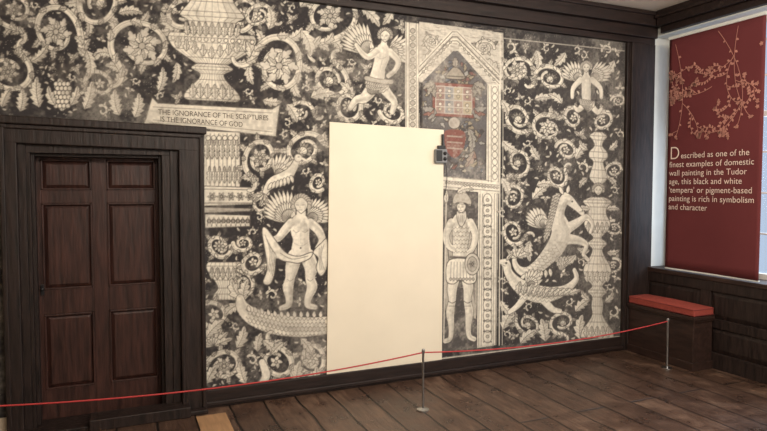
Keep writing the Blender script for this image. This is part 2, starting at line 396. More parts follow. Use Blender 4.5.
# ---- warrior figure --------------------------------------------------
fillp([(443,190),(478,193),(477,348),(442,352)],C(84,80,78))
blob([(452,220),(446,232),(444,262),(444,300),(448,322),(455,314),(456,280),(470,280),(470,306),(476,318),(477,270),(476,236),(469,220),(460,216)],SH,1)
for k in range(9): ink([(446+k*.6,236+k*6),(449+k*.4,262+k*5),(447+k*.4,276+k*4)],.7,.6)
for k in range(6): ink([(475-k*.4,240+k*8),(473,262+k*6),(475,284+k*4)],.7,.6)
B=[[(461,212,8),(460,217,9)],[(460,222,18),(461,231,20),(460,244,17),(460,256,17)],[(451,223,9),(446,234,7.5),(448,245,6.5),(456,251,5)],[(470,223,9),(475,234,7.5),(473,246,6.5),(468,254,5)],
   [(455,276,12),(452,288,11),(452,300,8),(450,312,9),(451,326,6),(450,338,5),(445,341,4.5)],[(466,276,12),(468,288,11),(467,300,8),(469,312,9),(468,326,6),(469,336,5),(474,339,4.5)]]
body(B); shade(B[1:]); head(461,207,5.6,-.1,False)
blob([(453,205),(453,198),(458,192),(466,193),(471,201),(470,206),(465,203),(457,202.5)],SH,.8); leaf(457,194,-50,18,7,70,4); ink([(453,203.5),(470,204.5)],.9)
blob([(456.5,211),(459,213),(461,212.4),(463,213),(465.5,211),(466,219),(461,227),(457,220)],PALE,.8)
for k in range(4): ink([(458+k*2,215),(459+k*1.6,223)],.5,.6)
for r_ in range(7):
    for k in range(5): ink([(452+k*3.4+(r_%2)*1.6,227+r_*4),(453.7+k*3.4+(r_%2)*1.6,229+r_*4),(455.4+k*3.4+(r_%2)*1.6,227+r_*4)],.55,.7)
line([(450,257),(471,258)],3,MID); line([(450,257),(471,258)],.8,INK)
blob([(449,260),(472,261),(476,280),(468,284),(460,280),(453,284),(446,280)],CREAM)
for k in range(8): ink([(451+k*3,262),(450+k*3.3,281)],.8,.7); 
for k in range(8): disc(450.5+k*3.2,279,1.3,SH,.6)
for x in (452,467.5): ink([(x-4,301),(x,303),(x+4,301)],.9); ink([(x-3,306),(x+3,306)],.6)
line([(446,200),(443.5,340)],1.4,PALE); leaf(446,204,-90,14,5,0,1)
disc(472,264,7.5,PALE,1.0,11); disc(472,264,5,SH,.7,7.5); flower(472,264,3.4,6)
filler(443,195,478,345,((4.5,60),(3,90)))
# ---- right bay --------------------------------------------------------
scroll(518,118,14,60,1.4,1,7,5,'flower',7); scroll(517,70,14,0,1.4,-1,6,6,'flower',9)
scroll(550,78,14,180,1.4,1,7,5,'bud'); scroll(547,128,15,-60,1.5,-1,7,6,'flower',8)
scroll(566,150,10,200,1.4,1,6,5,'disc'); scroll(518,162,13,100,1.4,-1,6,5,'bud',6)
scroll(556,176,11,-20,1.4,1,6,4,'disc'); scroll(614,170,9,120,1.3,1,5,4,'disc')
scroll(513,232,12,30,1.4,1,6,4,'disc'); scroll(528,324,12,200,1.3,-1,6,4,'bud',6)
scroll(562,322,12,100,1.3,1,6,4,'bud'); scroll(513,198,11,-90,1.3,1,5,4,'disc')
scroll(614,228,8,-90,1.3,-1,4,4,'disc'); scroll(613,266,8,-90,1.3,1,4,3,'disc')
for x,y,a,L,W,c in [(503,330,-80,26,11,40),(545,342,-90,24,12,-20),(580,340,-100,26,11,30),(520,344,-60,22,10,40),(575,312,-60,20,9,40),
   (532,200,-60,24,9,40),(530,240,110,22,9,-40),(500,300,70,20,8,-40),(535,50,60,20,9,50),(565,52,110,18,9,40),(614,60,110,22,9,30),(502,140,60,20,9,-50),(576,160,-80,20,9,50),
   (540,160,-140,18,8,40),(534,100,-30,18,8,50),(562,104,-120,18,8,-50),(500,100,40,18,8,50),(500,178,40,20,8,50),(536,186,-30,18,8,60)]: leaf(x,y,a,L,W,c,4)
# winged grotesque ending in twin scrolls
scroll(573,118,10,-60,1.2,-1,6,3,'disc',None,False); scroll(602,121,10,-120,1.2,1,6,3,'disc',None,False)
wing(581,80,-175,-105,24,7,4.5); wing(591,80,-75,-5,24,7,4.5)
B=[[(586,72,5),(586,77,7)],[(586,80,12),(586,88,11),(586,97,11),(587,106,8)],[(580,80,6),(573,88,5),(572,97,4)],[(592,80,6),(600,88,5),(601,97,4)],[(584,104,7),(578,110,5),(574,107,3)],[(590,104,7),(597,112,5),(601,109,3)]]
body(B); shade(B[1:2]); head(586,67.5,4.6)
for k in range(8): leaf(579+k*2.2,98+k*.3,60+k*8,13,4.5,0,2)
# candelabrum
urn(598,[(132,4),(136,9),(140,6),(146,4),(152,9),(158,9),(162,5),(170,7),(178,9),(184,4)],4,.05)
leaf(588,150,-160,14,6,60,3); leaf(608,150,-20,14,6,-60,3); leaf(588,178,160,14,6,-60,3); leaf(608,178,20,12,6,60,3)
head(598,190,5)
urn(597,[(197,6),(200,13),(203,14),(207,10),(214,9),(220,12),(226,13),(233,8),(238,4),(242,9),(245,9),(249,5),(256,7),(264,12),(272,14),(280,10),(286,5),(290,9),(293,9),(297,5),(306,6),(314,5),(322,9),(330,15),(338,17)],6,.02)
for k in range(5): leaf(588+k*4.6,233,-90,11,4,0,2); leaf(587+k*5,283,-90,12,5,0,2); leaf(586+k*5.5,338,-90,12,5,0,2)
for x,y,a,c in [(590,210,-150,-60),(606,210,-30,60),(590,250,160,60),(606,252,20,-60),(590,300,-160,60),(604,302,-20,-60)]: leaf(x,y,a,14,6,c,3)
# rearing sea-horse
wing(548,226,-178,-118,26,7,6)
B=[[(565,197,9),(570,201,9.5),(576,207,6.5),(582,213,5)],
   [(564,200,11),(559,209,14),(557,219,19),(561,231,23),(557,244,22),(548,256,18),(538,266,14),(527,272,10),(518,269,7),(514,260,5),(519,252,3.5)],
   [(568,228,11),(578,222,8),(586,217,5.5),(592,224,4),(590,232,3.5)],[(566,239,11),(577,240,8),(586,245,5.5),(583,254,4),(588,260,3.5)]]
body(B); shade(B[1:]); 
leaf(563,195,-115,10,4,0,1,veins=False); leaf(567,194,-80,9,4,0,1,veins=False)
disc(572,201.5,.8,INK,.5); ink([(579,212),(583,211.5)],.6); ink([(566,205),(571,209)],.6,.6); disc(582,210.6,.5,INK,.4)
for k in range(13): leaf(561-k*.9,194+k*3.1,165-k*2,13,5,-45,3)
for r_ in range(4):
    for k in range(9): ink([(557-k*3.7+r_*2-2,245+k*2.5+r_*3.2),(558-k*3.7+r_*2-2,248.2+k*2.5+r_*3.2),(554.4-k*3.7+r_*2-2,248.8+k*2.5+r_*3.2)],.55,.7)
for k in range(7): leaf(549-k*4,268+k*.9,70+k*8,9,4,20,1,veins=False)
for q in (-150,-110,-70,-30): leaf(517,258,q,14,6,20,3)
for k in range(6): leaf(556+k*4,256-k*.4,60+k*12,15,6,30,3)
# dragon / acanthus lower
B=[[(501,262,5),(506,264,9),(508,272,9),(514,281,12),(524,289,16),(538,294,17),(552,294,14),(566,289,9),(576,279,6),(574,270,4)],[(524,297,8),(517,306,6),(509,312,4)],[(544,300,9),(552,309,6),(560,311,4)]]
body(B); shade(B[:1]); leaf(506,261,-60,11,4,20,1); disc(506,263,.9,INK,.5); ink([(500,264),(505,266)],.7)
wing(530,288,-110,-40,20,6,5)
for k in range(11): leaf(518+k*5,298-abs(k-5)*.6,-95+k*6,14,6,30,3)
for r_ in range(3):
    for k in range(10): ink([(518+k*4.4,290+r_*3.4+k*.5),(520+k*4.4,292.5+r_*3.4+k*.5),(522.5+k*4.4,290+r_*3.4+k*.5)],.55,.7)
filler(502,46,620,340,((8.5,30),(6,250),(4.2,600),(2.8,700)))
line([(501,38),(624,51)],1.0,PALE,.6); line([(500,36),(499,345)],1.2,CREAM,.8); line([(503,40),(502,345)],.8,CREAM,.6)
# ---- tablet -----------------------------------------------------------
blob([(150,103),(152,97),(158,103),(272,109),(280,104),(279,112),(276,137),(268,136),(150,123),(143,126),(146,118)],None,1.4,False)
line([(153,107),(272,113)],.8,INK,.7); line([(153,120),(272,132)],.8,INK,.7)
# ---- lower-left bay ----------------------------------------------------
s=0.03
def lb(x0,y0,x1,y1): return [(x0,y0),(x1,y0+(x1-x0)*s),(x1,y1+(x1-x0)*s*-1.2),(x0,y1)]
blob(lb(204,131,240,190),None,1,False)
for k in range(8): line([(206+k*4.2,134),(206+k*4.2,186)],1.2 if k%2 else .7,INK,.7)
for k in range(7): leaf(207+k*5,160,-90,22,6,0,3); leaf(209.5+k*5,184,-90,18,5,0,3)
for k in range(6): disc(208+k*5.6,138,2.4)
blob(lb(204,186,254,206),None,1,False)
for k in range(5): flower(212+k*9.4,196.5,4.4,6,k); 
line([(204,189),(254,190)],.8,INK); line([(204,203),(254,203)],.8,INK)
blob(lb(204,207,252,213),SH,1,False); blob(lb(205,214,250,228),None,1,False)
for k in range(9): disc(209+k*4.8,221,2.1,MID); 
for k in range(9): ink([(207+k*4.8,226),(209+k*4.8,217),(211.5+k*4.8,226)],.6)
scroll(219,246,12,0,1.4,1,7,3,'flower',6,False); scroll(243,243,9,180,1.3,-1,6,3,'disc')
urn(226,[(262,18),(266,20),(272,18),(280,12),(288,8),(294,12),(300,14)],9,0)
for k in range(6): leaf(212+k*5.4,280,-90,13,5,0,2)
scroll(214,314,16,90,1.5,1,8,5,'disc'); scroll(244,285,11,-90,1.4,1,6,4,'flower',5)
for k in range(7): leaf(214,346,-160+k*22,20,8,10,3)
scroll(224,366,17,180,1.5,1,8,5,'flower',9)
for x,y,a,L,W,c in [(206,338,-60,26,12,30),(236,348,-50,24,11,-40),(246,384,-120,24,11,30),(206,384,-70,22,11,20),(258,352,-100,20,9,40)]: leaf(x,y,a,L,W,c,4)
# bird & scrolls
scroll(260,158,18,120,1.5,1,8,5,'flower',9); scroll(304,150,18,-30,1.5,-1,8,6,'flower',9)
scroll(262,203,10,-60,1.3,-1,6,3,'disc'); scroll(253,262,12,30,1.4,1,7,4,'disc')
wing(278,178,-110,-35,26,7,5)
B=[[(264,194,4),(268,187,7),(274,182,11),(284,178,12),(292,170,8),(297,160,5.5)]]; body(B); disc(298,158,4); line([(301,158),(307,161)],2,CREAM); ink([(298,157),(299,157)],1.2)
for k in range(7): leaf(272+k*3,182-k*1.2,110-k*8,9,4,20,1,veins=False)
for q in (100,130,160,70): leaf(264,193,q,14,5,20,2)
scroll(318,182,9,60,1.3,1,6,4,'disc')
# putto with wings and swag
wing(293,221,-176,-92,36,11,5.5); wing(309,221,-88,-5,27,9,5.5)
B=[[(301,212,9),(301,219,9)],[(300,223,18),(300,230,19),(301,239,16.5),(301,250,20)],[(291,223,9),(284,231,8.5),(278,238,7),(270,240,6),(266,236,5)],[(310,223,9),(318,230,8.5),(322,240,7),(318,248,6)],
   [(295,256,15),(292,267,13.5),(290,278,9.5),(288,287,10.5),(289,298,7),(288,305,6),(281,308,4.5)],[(307,256,15),(311,267,13.5),(310,278,9.5),(312,287,10.5),(308,298,7),(308,305,6),(315,307,4.5)]]
body(B); shade(B[1:]); head(301,205,8,-.12)
ink([(293,230),(296,232.5),(299,231)],.6,.7); ink([(302,231),(305,232.5),(308,230)],.6,.7); ink([(300,233),(300.5,243)],.5,.55); ink([(294,243),(301,246),(307,243)],.5,.5); disc(300.5,248,.8,INK,.4)
ink([(287,279),(290,281),(293,279)],.6,.7); ink([(307,279),(310,281),(313,279)],.6,.7); ink([(294,258),(301,264),(308,258)],.6,.6)
for x in (279,282,314,317): ink([(x,307),(x,309.5)],.5)
blob([(262,232),(266,228),(276,241),(284,251),(291,255),(300,256),(312,252),(310,258),(299,263),(290,262),(283,261),(276,259),(275,272),(270,284),(263,282),(267,266)],None,1.0)
blob([(313,252),(321,243),(327,240),(327,266),(321,276),(316,268),(318,258)],None,1.0)
for k in range(5): ink([(265+k*1.8,235+k*4),(270+k*1.5,252+k),(268+k*1.4,270+k*2)],.7,.7)
ink([(280,253),(292,259),(308,256)],.7)
for k in range(3): ink([(324-k*2.4,244+k*2),(321-k,256),(324-k*2,270)],.7,.7)
# scaly monster
leaf(244,300,-150,26,12,60,4); leaf(244,302,-100,24,11,40,4); leaf(242,304,170,22,10,-50,4)
B=[[(240,298,7),(243,308,12),(256,318,17),(280,325,20),(306,327,19),(327,325,17)]]; body(B); shade(B)
for r_ in range(5):
    for k in range(21):
        x=246+k*4+(r_%2)*2; y=309+r_*3.9+min(k,9)*1.0
        ink([(x,y),(x+2,y+2.4),(x+4,y)],.7,.8)
for k in range(12): leaf(250+k*6.4,312+min(k*1.3,6),-110+k*2,7,4,0,1,veins=False)
# bottom
scroll(276,362,17,-90,1.8,1,9,5,'disc'); scroll(312,358,15,120,1.4,-1,8,5,'flower',8)
B=[[(258,388,6),(266,376,8),(262,362,6)]]; body(B)
for x,y,a,L,W,c in [(296,384,-90,24,11,20),(318,386,-100,20,10,10),(262,340,30,22,9,30),(300,338,40,22,9,30),(284,342,150,18,8,-30)]: leaf(x,y,a,L,W,c,4)
filler(204,132,327,392,((8.5,30),(6,220),(4.2,450),(2.8,500)))
filler(-40,-30,405,112,((8.5,60),(6,500),(4.2,1100),(2.8,1000)))
filler(276,100,405,128,((6,50),(4.2,120),(2.8,150)))
for a,b,c,d in ((204,392,327,378),(443,360,622,338)):
    line([(a,b),(c,d)],5,PALE,.9)
# ---- drawn modelling: hatch strokes along the contour of every pale form
def box1(a,r,ax):
    c=np.cumsum(np.pad(a,[(r+1,r) if i==ax else (0,0) for i in (0,1)],mode='edge'),axis=ax,dtype=np.float64)
    n=a.shape[ax]; i1=np.arange(n)+2*r+1; i0=np.arange(n)
    return (np.take(c,i1,axis=ax)-np.take(c,i0,axis=ax))/(2*r+1)
of=box1(box1(occ.astype(np.float32),5,0),5,1)
sh_=np.roll(np.roll(of,-5,1),5,0)
edge=np.clip((0.85-sh_)*1.6,0,1)*occ
yy,xx=np.mgrid[0:NZ,0:NX]
st=(np.sin((xx*.75+yy*1.15))>0.0)
k=(edge*(.15+.32*st)).astype(np.float32)[...,None]; cv=cv*(1-k)+INK*k
def vnoise(cell):
    h=NZ//cell+3;w=NX//cell+3; g=rng.random((h,w)).astype(np.float32)
    y_=np.arange(NZ)/cell; x_=np.arange(NX)/cell; yi=y_.astype(int);xi=x_.astype(int)
    fy=(y_-yi)[:,None];fx=(x_-xi)[None]; fy=fy*fy*(3-2*fy);fx=fx*fx*(3-2*fx)
    return (g[yi][:,xi]*(1-fy)*(1-fx)+g[yi+1][:,xi]*fy*(1-fx)+g[yi][:,xi+1]*(1-fy)*fx+g[yi+1][:,xi+1]*fy*fx)
nz=(vnoise(190)*.3+vnoise(60)*.3+vnoise(17)*.25+vnoise(6)*.15)
fine=vnoise(6)*.5+vnoise(2)*.5
fade=np.clip((nz-.49)*2.6,0,.6)
gxx=np.linspace(0,1,NX)[None]; gzz=np.linspace(0,1,NZ)[:,None]
fade=np.clip(fade+np.clip((gxx-.72)*.8,0,.2)*(1.3-.6*gzz),0,.62)
WORN=C(172,165,154)
k=(fade*np.clip(.35+fine,0,1)*np.where(occ,1,.6))[...,None]
cv=cv*(1-k)+WORN*k
cv*=(0.84+0.38*fine)[...,None]
scr=(vnoise(3)>.93)&(vnoise(30)>.55); cv[scr]=cv[scr]*.5+CREAM*.5
grime=np.clip((vnoise(40)*.5+vnoise(9)*.5-.6)*1.4,0,.3)[...,None]; cv=cv*(1-grime)+C(104,97,90)*grime
S=2; H=NZ//S; Wd=NX//S
g=cv[:H*S,:Wd*S].reshape(H,S,Wd,S,3).mean((1,3))
gx=X0+(np.arange(Wd)*S+.5)*TX; gz=Z0+(np.arange(H)*S+.5)*TX
gx[-1]=XP; 
fo=[onY(2,113)[0],onY(202,127)[0],onY(100,122)[2]]
pq=[onY(329,122),onY(443,130),onY(441,366),onY(326,381)]
VX,VZ=np.meshgrid(gx,gz)
vy=np.full_like(VX,-0.004)
co_=np.stack([VX,vy,VZ],-1).reshape(-1,3).astype(np.float32)
ii=np.arange(H*Wd).reshape(H,Wd)
quads=np.stack([ii[:-1,:-1],ii[:-1,1:],ii[1:,1:],ii[1:,:-1]],-1).reshape(-1,4)
cx=(VX[:-1,:-1]+.003).ravel(); cz=(VZ[:-1,:-1]+.003).ravel()
keep=~((cx>fo[0]+.03)&(cx<fo[1]-.03)&(cz<fo[2]-.04))
keep&=~((cx>pq[3][0]+.04)&(cx<pq[1][0]-.04)&(cz<pq[0][2]-.06)&(cz>.25))
quads=quads[keep]
used=np.zeros(H*Wd,bool); used[quads.ravel()]=True; remap=np.cumsum(used)-1
co_=co_[used]; quads=remap[quads]; gc=g.reshape(-1,3)[used]
me=bpy.data.meshes.new("wall_painting"); me.vertices.add(len(co_)); me.vertices.foreach_set("co",co_.ravel())
me.loops.add(quads.size); me.loops.foreach_set("vertex_index",quads.ravel().astype(np.int32))
me.polygons.add(len(quads)); me.polygons.foreach_set("loop_start",(np.arange(len(quads))*4).astype(np.int32))
me.update(calc_edges=True)
ca=me.color_attributes.new("pigment",'FLOAT_COLOR','POINT')
ca.data.foreach_set("color",np.concatenate([gc,np.ones((len(gc),1))],1).astype(np.float32).ravel())
mp=bpy.data.materials.new("tempera_painting"); mp.use_nodes=True; nt=mp.node_tree; b=nt.nodes['Principled BSDF']
at=nt.nodes.new('ShaderNodeVertexColor'); at.layer_name="pigment"
tc=nt.nodes.new('ShaderNodeTexCoord'); n1=nt.nodes.new('ShaderNodeTexNoise'); n1.inputs['Scale'].default_value=2.2; n1.inputs['Detail'].default_value=8
nt.links.new(tc.outputs['Object'],n1.inputs['Vector'])
mr=nt.nodes.new('ShaderNodeMapRange'); mr.inputs['From Min'].default_value=.3; mr.inputs['From Max'].default_value=.7; mr.inputs['To Min'].default_value=.86; mr.inputs['To Max'].default_value=1.1
nt.links.new(n1.outputs['Fac'],mr.inputs['Value'])
mx=nt.nodes.new('ShaderNodeVectorMath'); mx.operation='SCALE'
nt.links.new(at.outputs['Color'],mx.inputs[0]); nt.links.new(mr.outputs['Result'],mx.inputs['Scale']); nt.links.new(mx.outputs[0],b.inputs['Base Color'])
b.inputs['Roughness'].default_value=.85; b.inputs['Specular IOR Level'].default_value=.2
me.materials.append(mp)
painting=link(bpy.data.objects.new("wall_painting",me))

# ------------------------------------------------------------------ text helper
def text(name,s,size,origin,cx,cy,nrm,m,parent,sx=1.0,space=1.0,align='LEFT',ls=1.0,bold=0):
    cu=bpy.data.curves.new(name,'FONT'); cu.body=s; cu.size=size; cu.space_character=space; cu.align_x=align; cu.space_line=ls; cu.offset=bold
    o=bpy.data.objects.new(name,cu); scene.collection.objects.link(o)
    bpy.context.view_layer.update()
    me=bpy.data.meshes.new_from_object(o.evaluated_get(bpy.context.evaluated_depsgraph_get()))
    bpy.data.objects.remove(o)
    X=Vector(cx).normalized()*sx; Y=Vector(cy).normalized(); N=Vector(nrm)
    mt=Matrix(((X.x,Y.x,N.x,origin[0]),(X.y,Y.y,N.y,origin[1]),(X.z,Y.z,N.z,origin[2]),(0,0,0,1)))
    me.transform(mt); me.materials.clear(); me.materials.append(m); me.name=name
    o2=bpy.data.objects.new(name,me); link(o2,parent); return o2
for nm,s,(xa,ya),(xb,yb) in (("inscription_upper","THE IGNORANCE OF THE SCRIPTURES",(158,114.5),(268,120.5)),("inscription_lower","IS THE IGNORANCE OF GOD",(160,121.5),(242,127))):
    A=onY(xa,ya);B_=onY(xb,yb); size=.052
    o=text(nm,s,size,(A[0],-0.006,A[2]),tuple(B_-A),(0,0,1),(0,-1,0),M_ink,painting)
    w=max(v.co.x for v in o.data.vertices)-min(v.co.x for v in o.data.vertices)
    k=(B_[0]-A[0])/w
    for v in o.data.vertices: v.co.z+=(v.co.x-A[0])*(k-1)*(B_[2]-A[2])/(B_[0]-A[0]); v.co.x=A[0]+(v.co.x-A[0])*k

# ================================================================== ROOM SHELL
do=[onY(30,300)[0],onY(172,300)[0]]; dz=onY(100,146)[2]
m=MB(); T_=0.25
m.box(XL-.2,do[0],0,T_,0,ZC); m.box(do[1],XR+.3,0,T_,0,ZC); m.box(do[0],do[1],0,T_,dz,ZC)
m.done("wall_back",M_wall)
wy0,wy1,wz0,wz1=-2.3,-0.03,.80,3.06
m=MB(); m.box(XR,XR+.3,YB,wy0,0,ZC); m.box(XR,XR+.3,wy0,0,0,wz0); m.box(XR,XR+.3,wy0,0,wz1,ZC); m.box(XR,XR+.3,wy1,0,wz0,wz1)
m.done("wall_right",M_white)
m=MB(); m.box(XL-.2,XL,YB,0,0,ZC); m.done("wall_left",M_wall)
m=MB(); m.box(XL-.2,XR+.3,YB-.2,YB,0,ZC); m.done("wall_front",M_wall)
m=MB(); m.box(XL-.2,XR+.3,YB-.2,T_,ZC,ZC+.1); m.done("ceiling",M_ceil)
m=MB(); m.box(XL-.2,XR+.3,YB-.2,T_,-.1,0); floor=m.done("floor",M_wall)
fm=bpy.data.materials.new("old_floorboards"); fm.use_nodes=True; nt=fm.node_tree; b=nt.nodes['Principled BSDF']; N=nt.nodes.new; Lk=nt.links.new
tc=N('ShaderNodeTexCoord'); sp=N('ShaderNodeSeparateXYZ'); cb=N('ShaderNodeCombineXYZ'); Lk(tc.outputs['Object'],sp.inputs[0])
wn=N('ShaderNodeTexNoise'); wn.inputs['Scale'].default_value=1.3; wn.inputs['Detail'].default_value=2; Lk(tc.outputs['Object'],wn.inputs['Vector'])
wa=N('ShaderNodeMath'); wa.operation='MULTIPLY_ADD'; wa.inputs[1].default_value=.07; Lk(wn.outputs['Fac'],wa.inputs[0]); Lk(sp.outputs['X'],wa.inputs[2])
Lk(sp.outputs['Y'],cb.inputs['X']); Lk(wa.outputs[0],cb.inputs['Y'])
br=N('ShaderNodeTexBrick'); br.inputs['Scale'].default_value=1; br.inputs['Brick Width'].default_value=3.1; br.inputs['Row Height'].default_value=.25; br.inputs['Mortar Size'].default_value=.009; br.inputs['Mortar Smooth'].default_value=.5
br.offset=.37; br.inputs['Color1'].default_value=(.0,.0,.0,1); br.inputs['Color2'].default_value=(1,1,1,1); br.inputs['Mortar'].default_value=(.5,.5,.5,1)
Lk(cb.outputs[0],br.inputs['Vector'])
mpg=N('ShaderNodeMapping'); mpg.inputs['Scale'].default_value=(1.2,14,1); Lk(cb.outputs[0],mpg.inputs['Vector'])
gr=N('ShaderNodeTexNoise'); gr.inputs['Scale'].default_value=2.2; gr.inputs['Detail'].default_value=9; gr.inputs['Roughness'].default_value=.72; Lk(mpg.outputs[0],gr.inputs['Vector'])
bl=N('ShaderNodeTexNoise'); bl.inputs['Scale'].default_value=4.5; bl.inputs['Detail'].default_value=9; bl.inputs['Roughness'].default_value=.7; Lk(tc.outputs['Object'],bl.inputs['Vector'])
ad=N('ShaderNodeMath'); ad.operation='MULTIPLY_ADD'; ad.inputs[1].default_value=.10; Lk(br.outputs['Color'],ad.inputs[0]); 
a2=N('ShaderNodeMath'); a2.operation='MULTIPLY_ADD'; a2.inputs[1].default_value=.5; Lk(gr.outputs['Fac'],a2.inputs[0])
a3=N('ShaderNodeMath'); a3.operation='MULTIPLY'; a3.inputs[1].default_value=.75; Lk(bl.outputs['Fac'],a3.inputs[0])
Lk(a3.outputs[0],a2.inputs[2]); Lk(a2.outputs[0],ad.inputs[2])
rp=N('ShaderNodeValToRGB'); e=rp.color_ramp.elements; e[0].position=.42; e[0].color=lin((38/255,28/255,24/255))+(1,); e[1].position=.92; e[1].color=lin((122/255,98/255,81/255))+(1,)
k_=e.new(.68); k_.color=lin((77/255,57/255,46/255))+(1,)
Lk(ad.outputs[0],rp.inputs['Fac'])
mm=N('ShaderNodeMixRGB'); mm.inputs['Color2'].default_value=(.006,.004,.003,1); Lk(br.outputs['Fac'],mm.inputs['Fac']); Lk(rp.outputs['Color'],mm.inputs['Color1']); Lk(mm.outputs[0],b.inputs['Base Color'])
rr=N('ShaderNodeMapRange'); rr.inputs['From Min'].default_value=.3; rr.inputs['From Max'].default_value=.7; rr.inputs['To Min'].default_value=.2; rr.inputs['To Max'].default_value=.5; Lk(bl.outputs['Fac'],rr.inputs['Value']); Lk(rr.outputs[0],b.inputs['Roughness'])
hs=N('ShaderNodeMath'); hs.operation='SUBTRACT'; Lk(gr.outputs['Fac'],hs.inputs[0]); Lk(br.outputs['Fac'],hs.inputs[1])
bp=N('ShaderNodeBump'); bp.inputs['Strength'].default_value=.55; bp.inputs['Distance'].default_value=.012; Lk(hs.outputs[0],bp.inputs['Height']); Lk(bp.outputs[0],b.inputs['Normal'])
floor.data.materials.clear(); floor.data.materials.append(fm)

# ---- cornices, post, baseboards ----
m=MB(); m.box(XL,XR,-.13,0,3.14,ZC); m.box(XL,XR,-.08,0,3.04,3.14); m.box(XL,XR,-.05,0,2.985,3.04); m.box(XL,XR,-.15,0,3.235,3.255)
m.done("trim_1",M_beam,bev=.006)
m=MB(); m.box(XR-.10,XR,YB,-.15,3.13,ZC); m.box(XR-.13,XR,YB,-.15,3.2,3.23); m.box(XR-.05,XR,YB,-.15,3.07,3.13)
m.done("trim_2",M_beam,bev=.006)
m=MB(); m.box(XP,XR-.001,-.035,0,0,2.985); m.box(XP+.04,XR-.001,-.055,-.03,0,2.985); m.done("trim_3",M_frame,bev=.006)
xb0=onY(203,400)[0]
m=MB(); m.box(xb0,XP,-.03,0,0,.135); m.box(xb0,XP,-.045,0,.02,.05); m.box(XL,onY(0,400)[0]-.05,-.03,0,0,.135)
m.done("baseboard_back",M_beam,bev=.006)

# ---- door ----
door=empty("door_1",(0,0,0))
m=MB(); m.box(do[0]-.05,do[1]+.05,.255,.28,0,dz+.05); m.done("backing",M_frame,door)
oL=onY(2,200)[0]; oR=onY(203,200)[0]; iL=onY(22,300)[0]; iR=onY(180,300)[0]
tL=onY(2,116)[2]; tR=onY(203,128)[2]
m=MB()
m.quadY([(oL,0),(iL,0),(iL,tL-.06),(oL,tL-.06)],-.06,.0); m.quadY([(iR,0),(oR,0),(oR,tR-.06),(iR,tR-.06)],-.06,0)
m.quadY([(oL,tL-.17),(oR,tR-.17),(oR,tR-.05),(oL,tL-.05)],-.061,0)
m.quadY([(oL-.02,tL-.05),(oR+.02,tR-.05),(oR+.02,tR),(oL-.02,tL)],-.095,0)
m.quadY([(oL,tL-.08),(oR,tR-.08),(oR,tR-.05),(oL,tL-.05)],-.075,0)
m.quadY([(oR-.03,0),(oR,0),(oR,tR-.06),(oR-.03,tR-.06)],-.075,0); m.quadY([(oL,0),(oL+.03,0),(oL+.03,tL-.06),(oL,tL-.06)],-.075,0)
m.quadY([(iR,0),(iR+.02,0),(iR+.02,tR-.17),(iR,tR-.17)],-.072,0)
m.done("outer_frame",M_frame,door,.007)
yl=.11; L0=onY(36,300,yl)[0]; L1=onY(163,300,yl)[0]; LT=onY(100,155,yl)[2]; LB=.03
m=MB()
m.box(do[0],L0,-.02,yl+.02,0,LT); m.box(L1,do[1],-.02,yl+.02,0,LT); m.box(do[0],do[1],-.02,yl+.02,LT,dz)
m.box(iL,do[0],-.03,0,0,tL-.17); m.box(do[1],iR,-.03,0,0,tR-.17); m.box(iL,iR,-.03,0,dz,tR-.15)
m.box(L0,L0+.02,.02,yl,LB,LT); m.box(L1-.02,L1,.02,yl,LB,LT); m.box(L0+.02,L1-.02,.02,yl,LT-.02,LT)
m.done("inner_frame",M_frame,door,.005)
m=MB(); W=L1-L0
m.box(L0+.003,L1-.003,yl+.025,yl+.05,LB,LT-.003)
def ZZ(py): return onY(100,py,yl)[2]
cols=[(onY(42,300,yl)[0]+.01,onY(94,300,yl)[0]),(onY(109,300,yl)[0],onY(158,300,yl)[0]-.005)]
rows=[(ZZ(190),ZZ(160)),(ZZ(287),ZZ(203)),(ZZ(384),ZZ(311))]
for a,b_ in ((L0+.003,cols[0][0]),(cols[0][1],cols[1][0]),(cols[1][1],L1-.003)): m.box(a,b_,yl,yl+.03,LB,LT-.003)
zs=[LB,rows[2][0],rows[2][1],rows[1][0],rows[1][1],rows[0][0],rows[0][1],LT-.003]
for a,b_ in ((0,1),(2,3),(4,5),(6,7)):
    for c in cols: m.box(c[0]-.001,c[1]+.001,yl+.0005,yl+.03,zs[a],zs[b_])
for c in cols:
    for r in rows:
        m.fieldY(c[0],c[1],r[0],r[1],yl+.026,yl+.006,.035)
        for q in ((c[0],c[0]+.012,r[0],r[1]),(c[1]-.012,c[1],r[0],r[1]),(c[0],c[1],r[0],r[0]+.012),(c[0],c[1],r[1]-.012,r[1])):
            m.box(q[0],q[1],yl-.006,yl+.026,q[2],q[3])
m.done("door_leaf",M_door,door,.003)
m=MB(); m.box(oL,oR+.0,-.13,.12,0,.03); m.box(onY(90,400)[0],oR-.12,-.16,-.0,.0,.075); m.done("threshold",M_frame,door,.006)
m=MB(); m.box(L0+.03,L0+.05,yl-.012,yl,.88,.95); m.sph((L0+.04,yl-.02,.92),.01); m.done("latch",M_black,door,.002)

# ---- plaster panel ----
m=MB(); m.quadY([(p[0],p[2]) for p in (pq[3],pq[2],pq[1],pq[0])],-.016,-.006); m.done("blank_plaster_panel",M_cream,bev=.003)

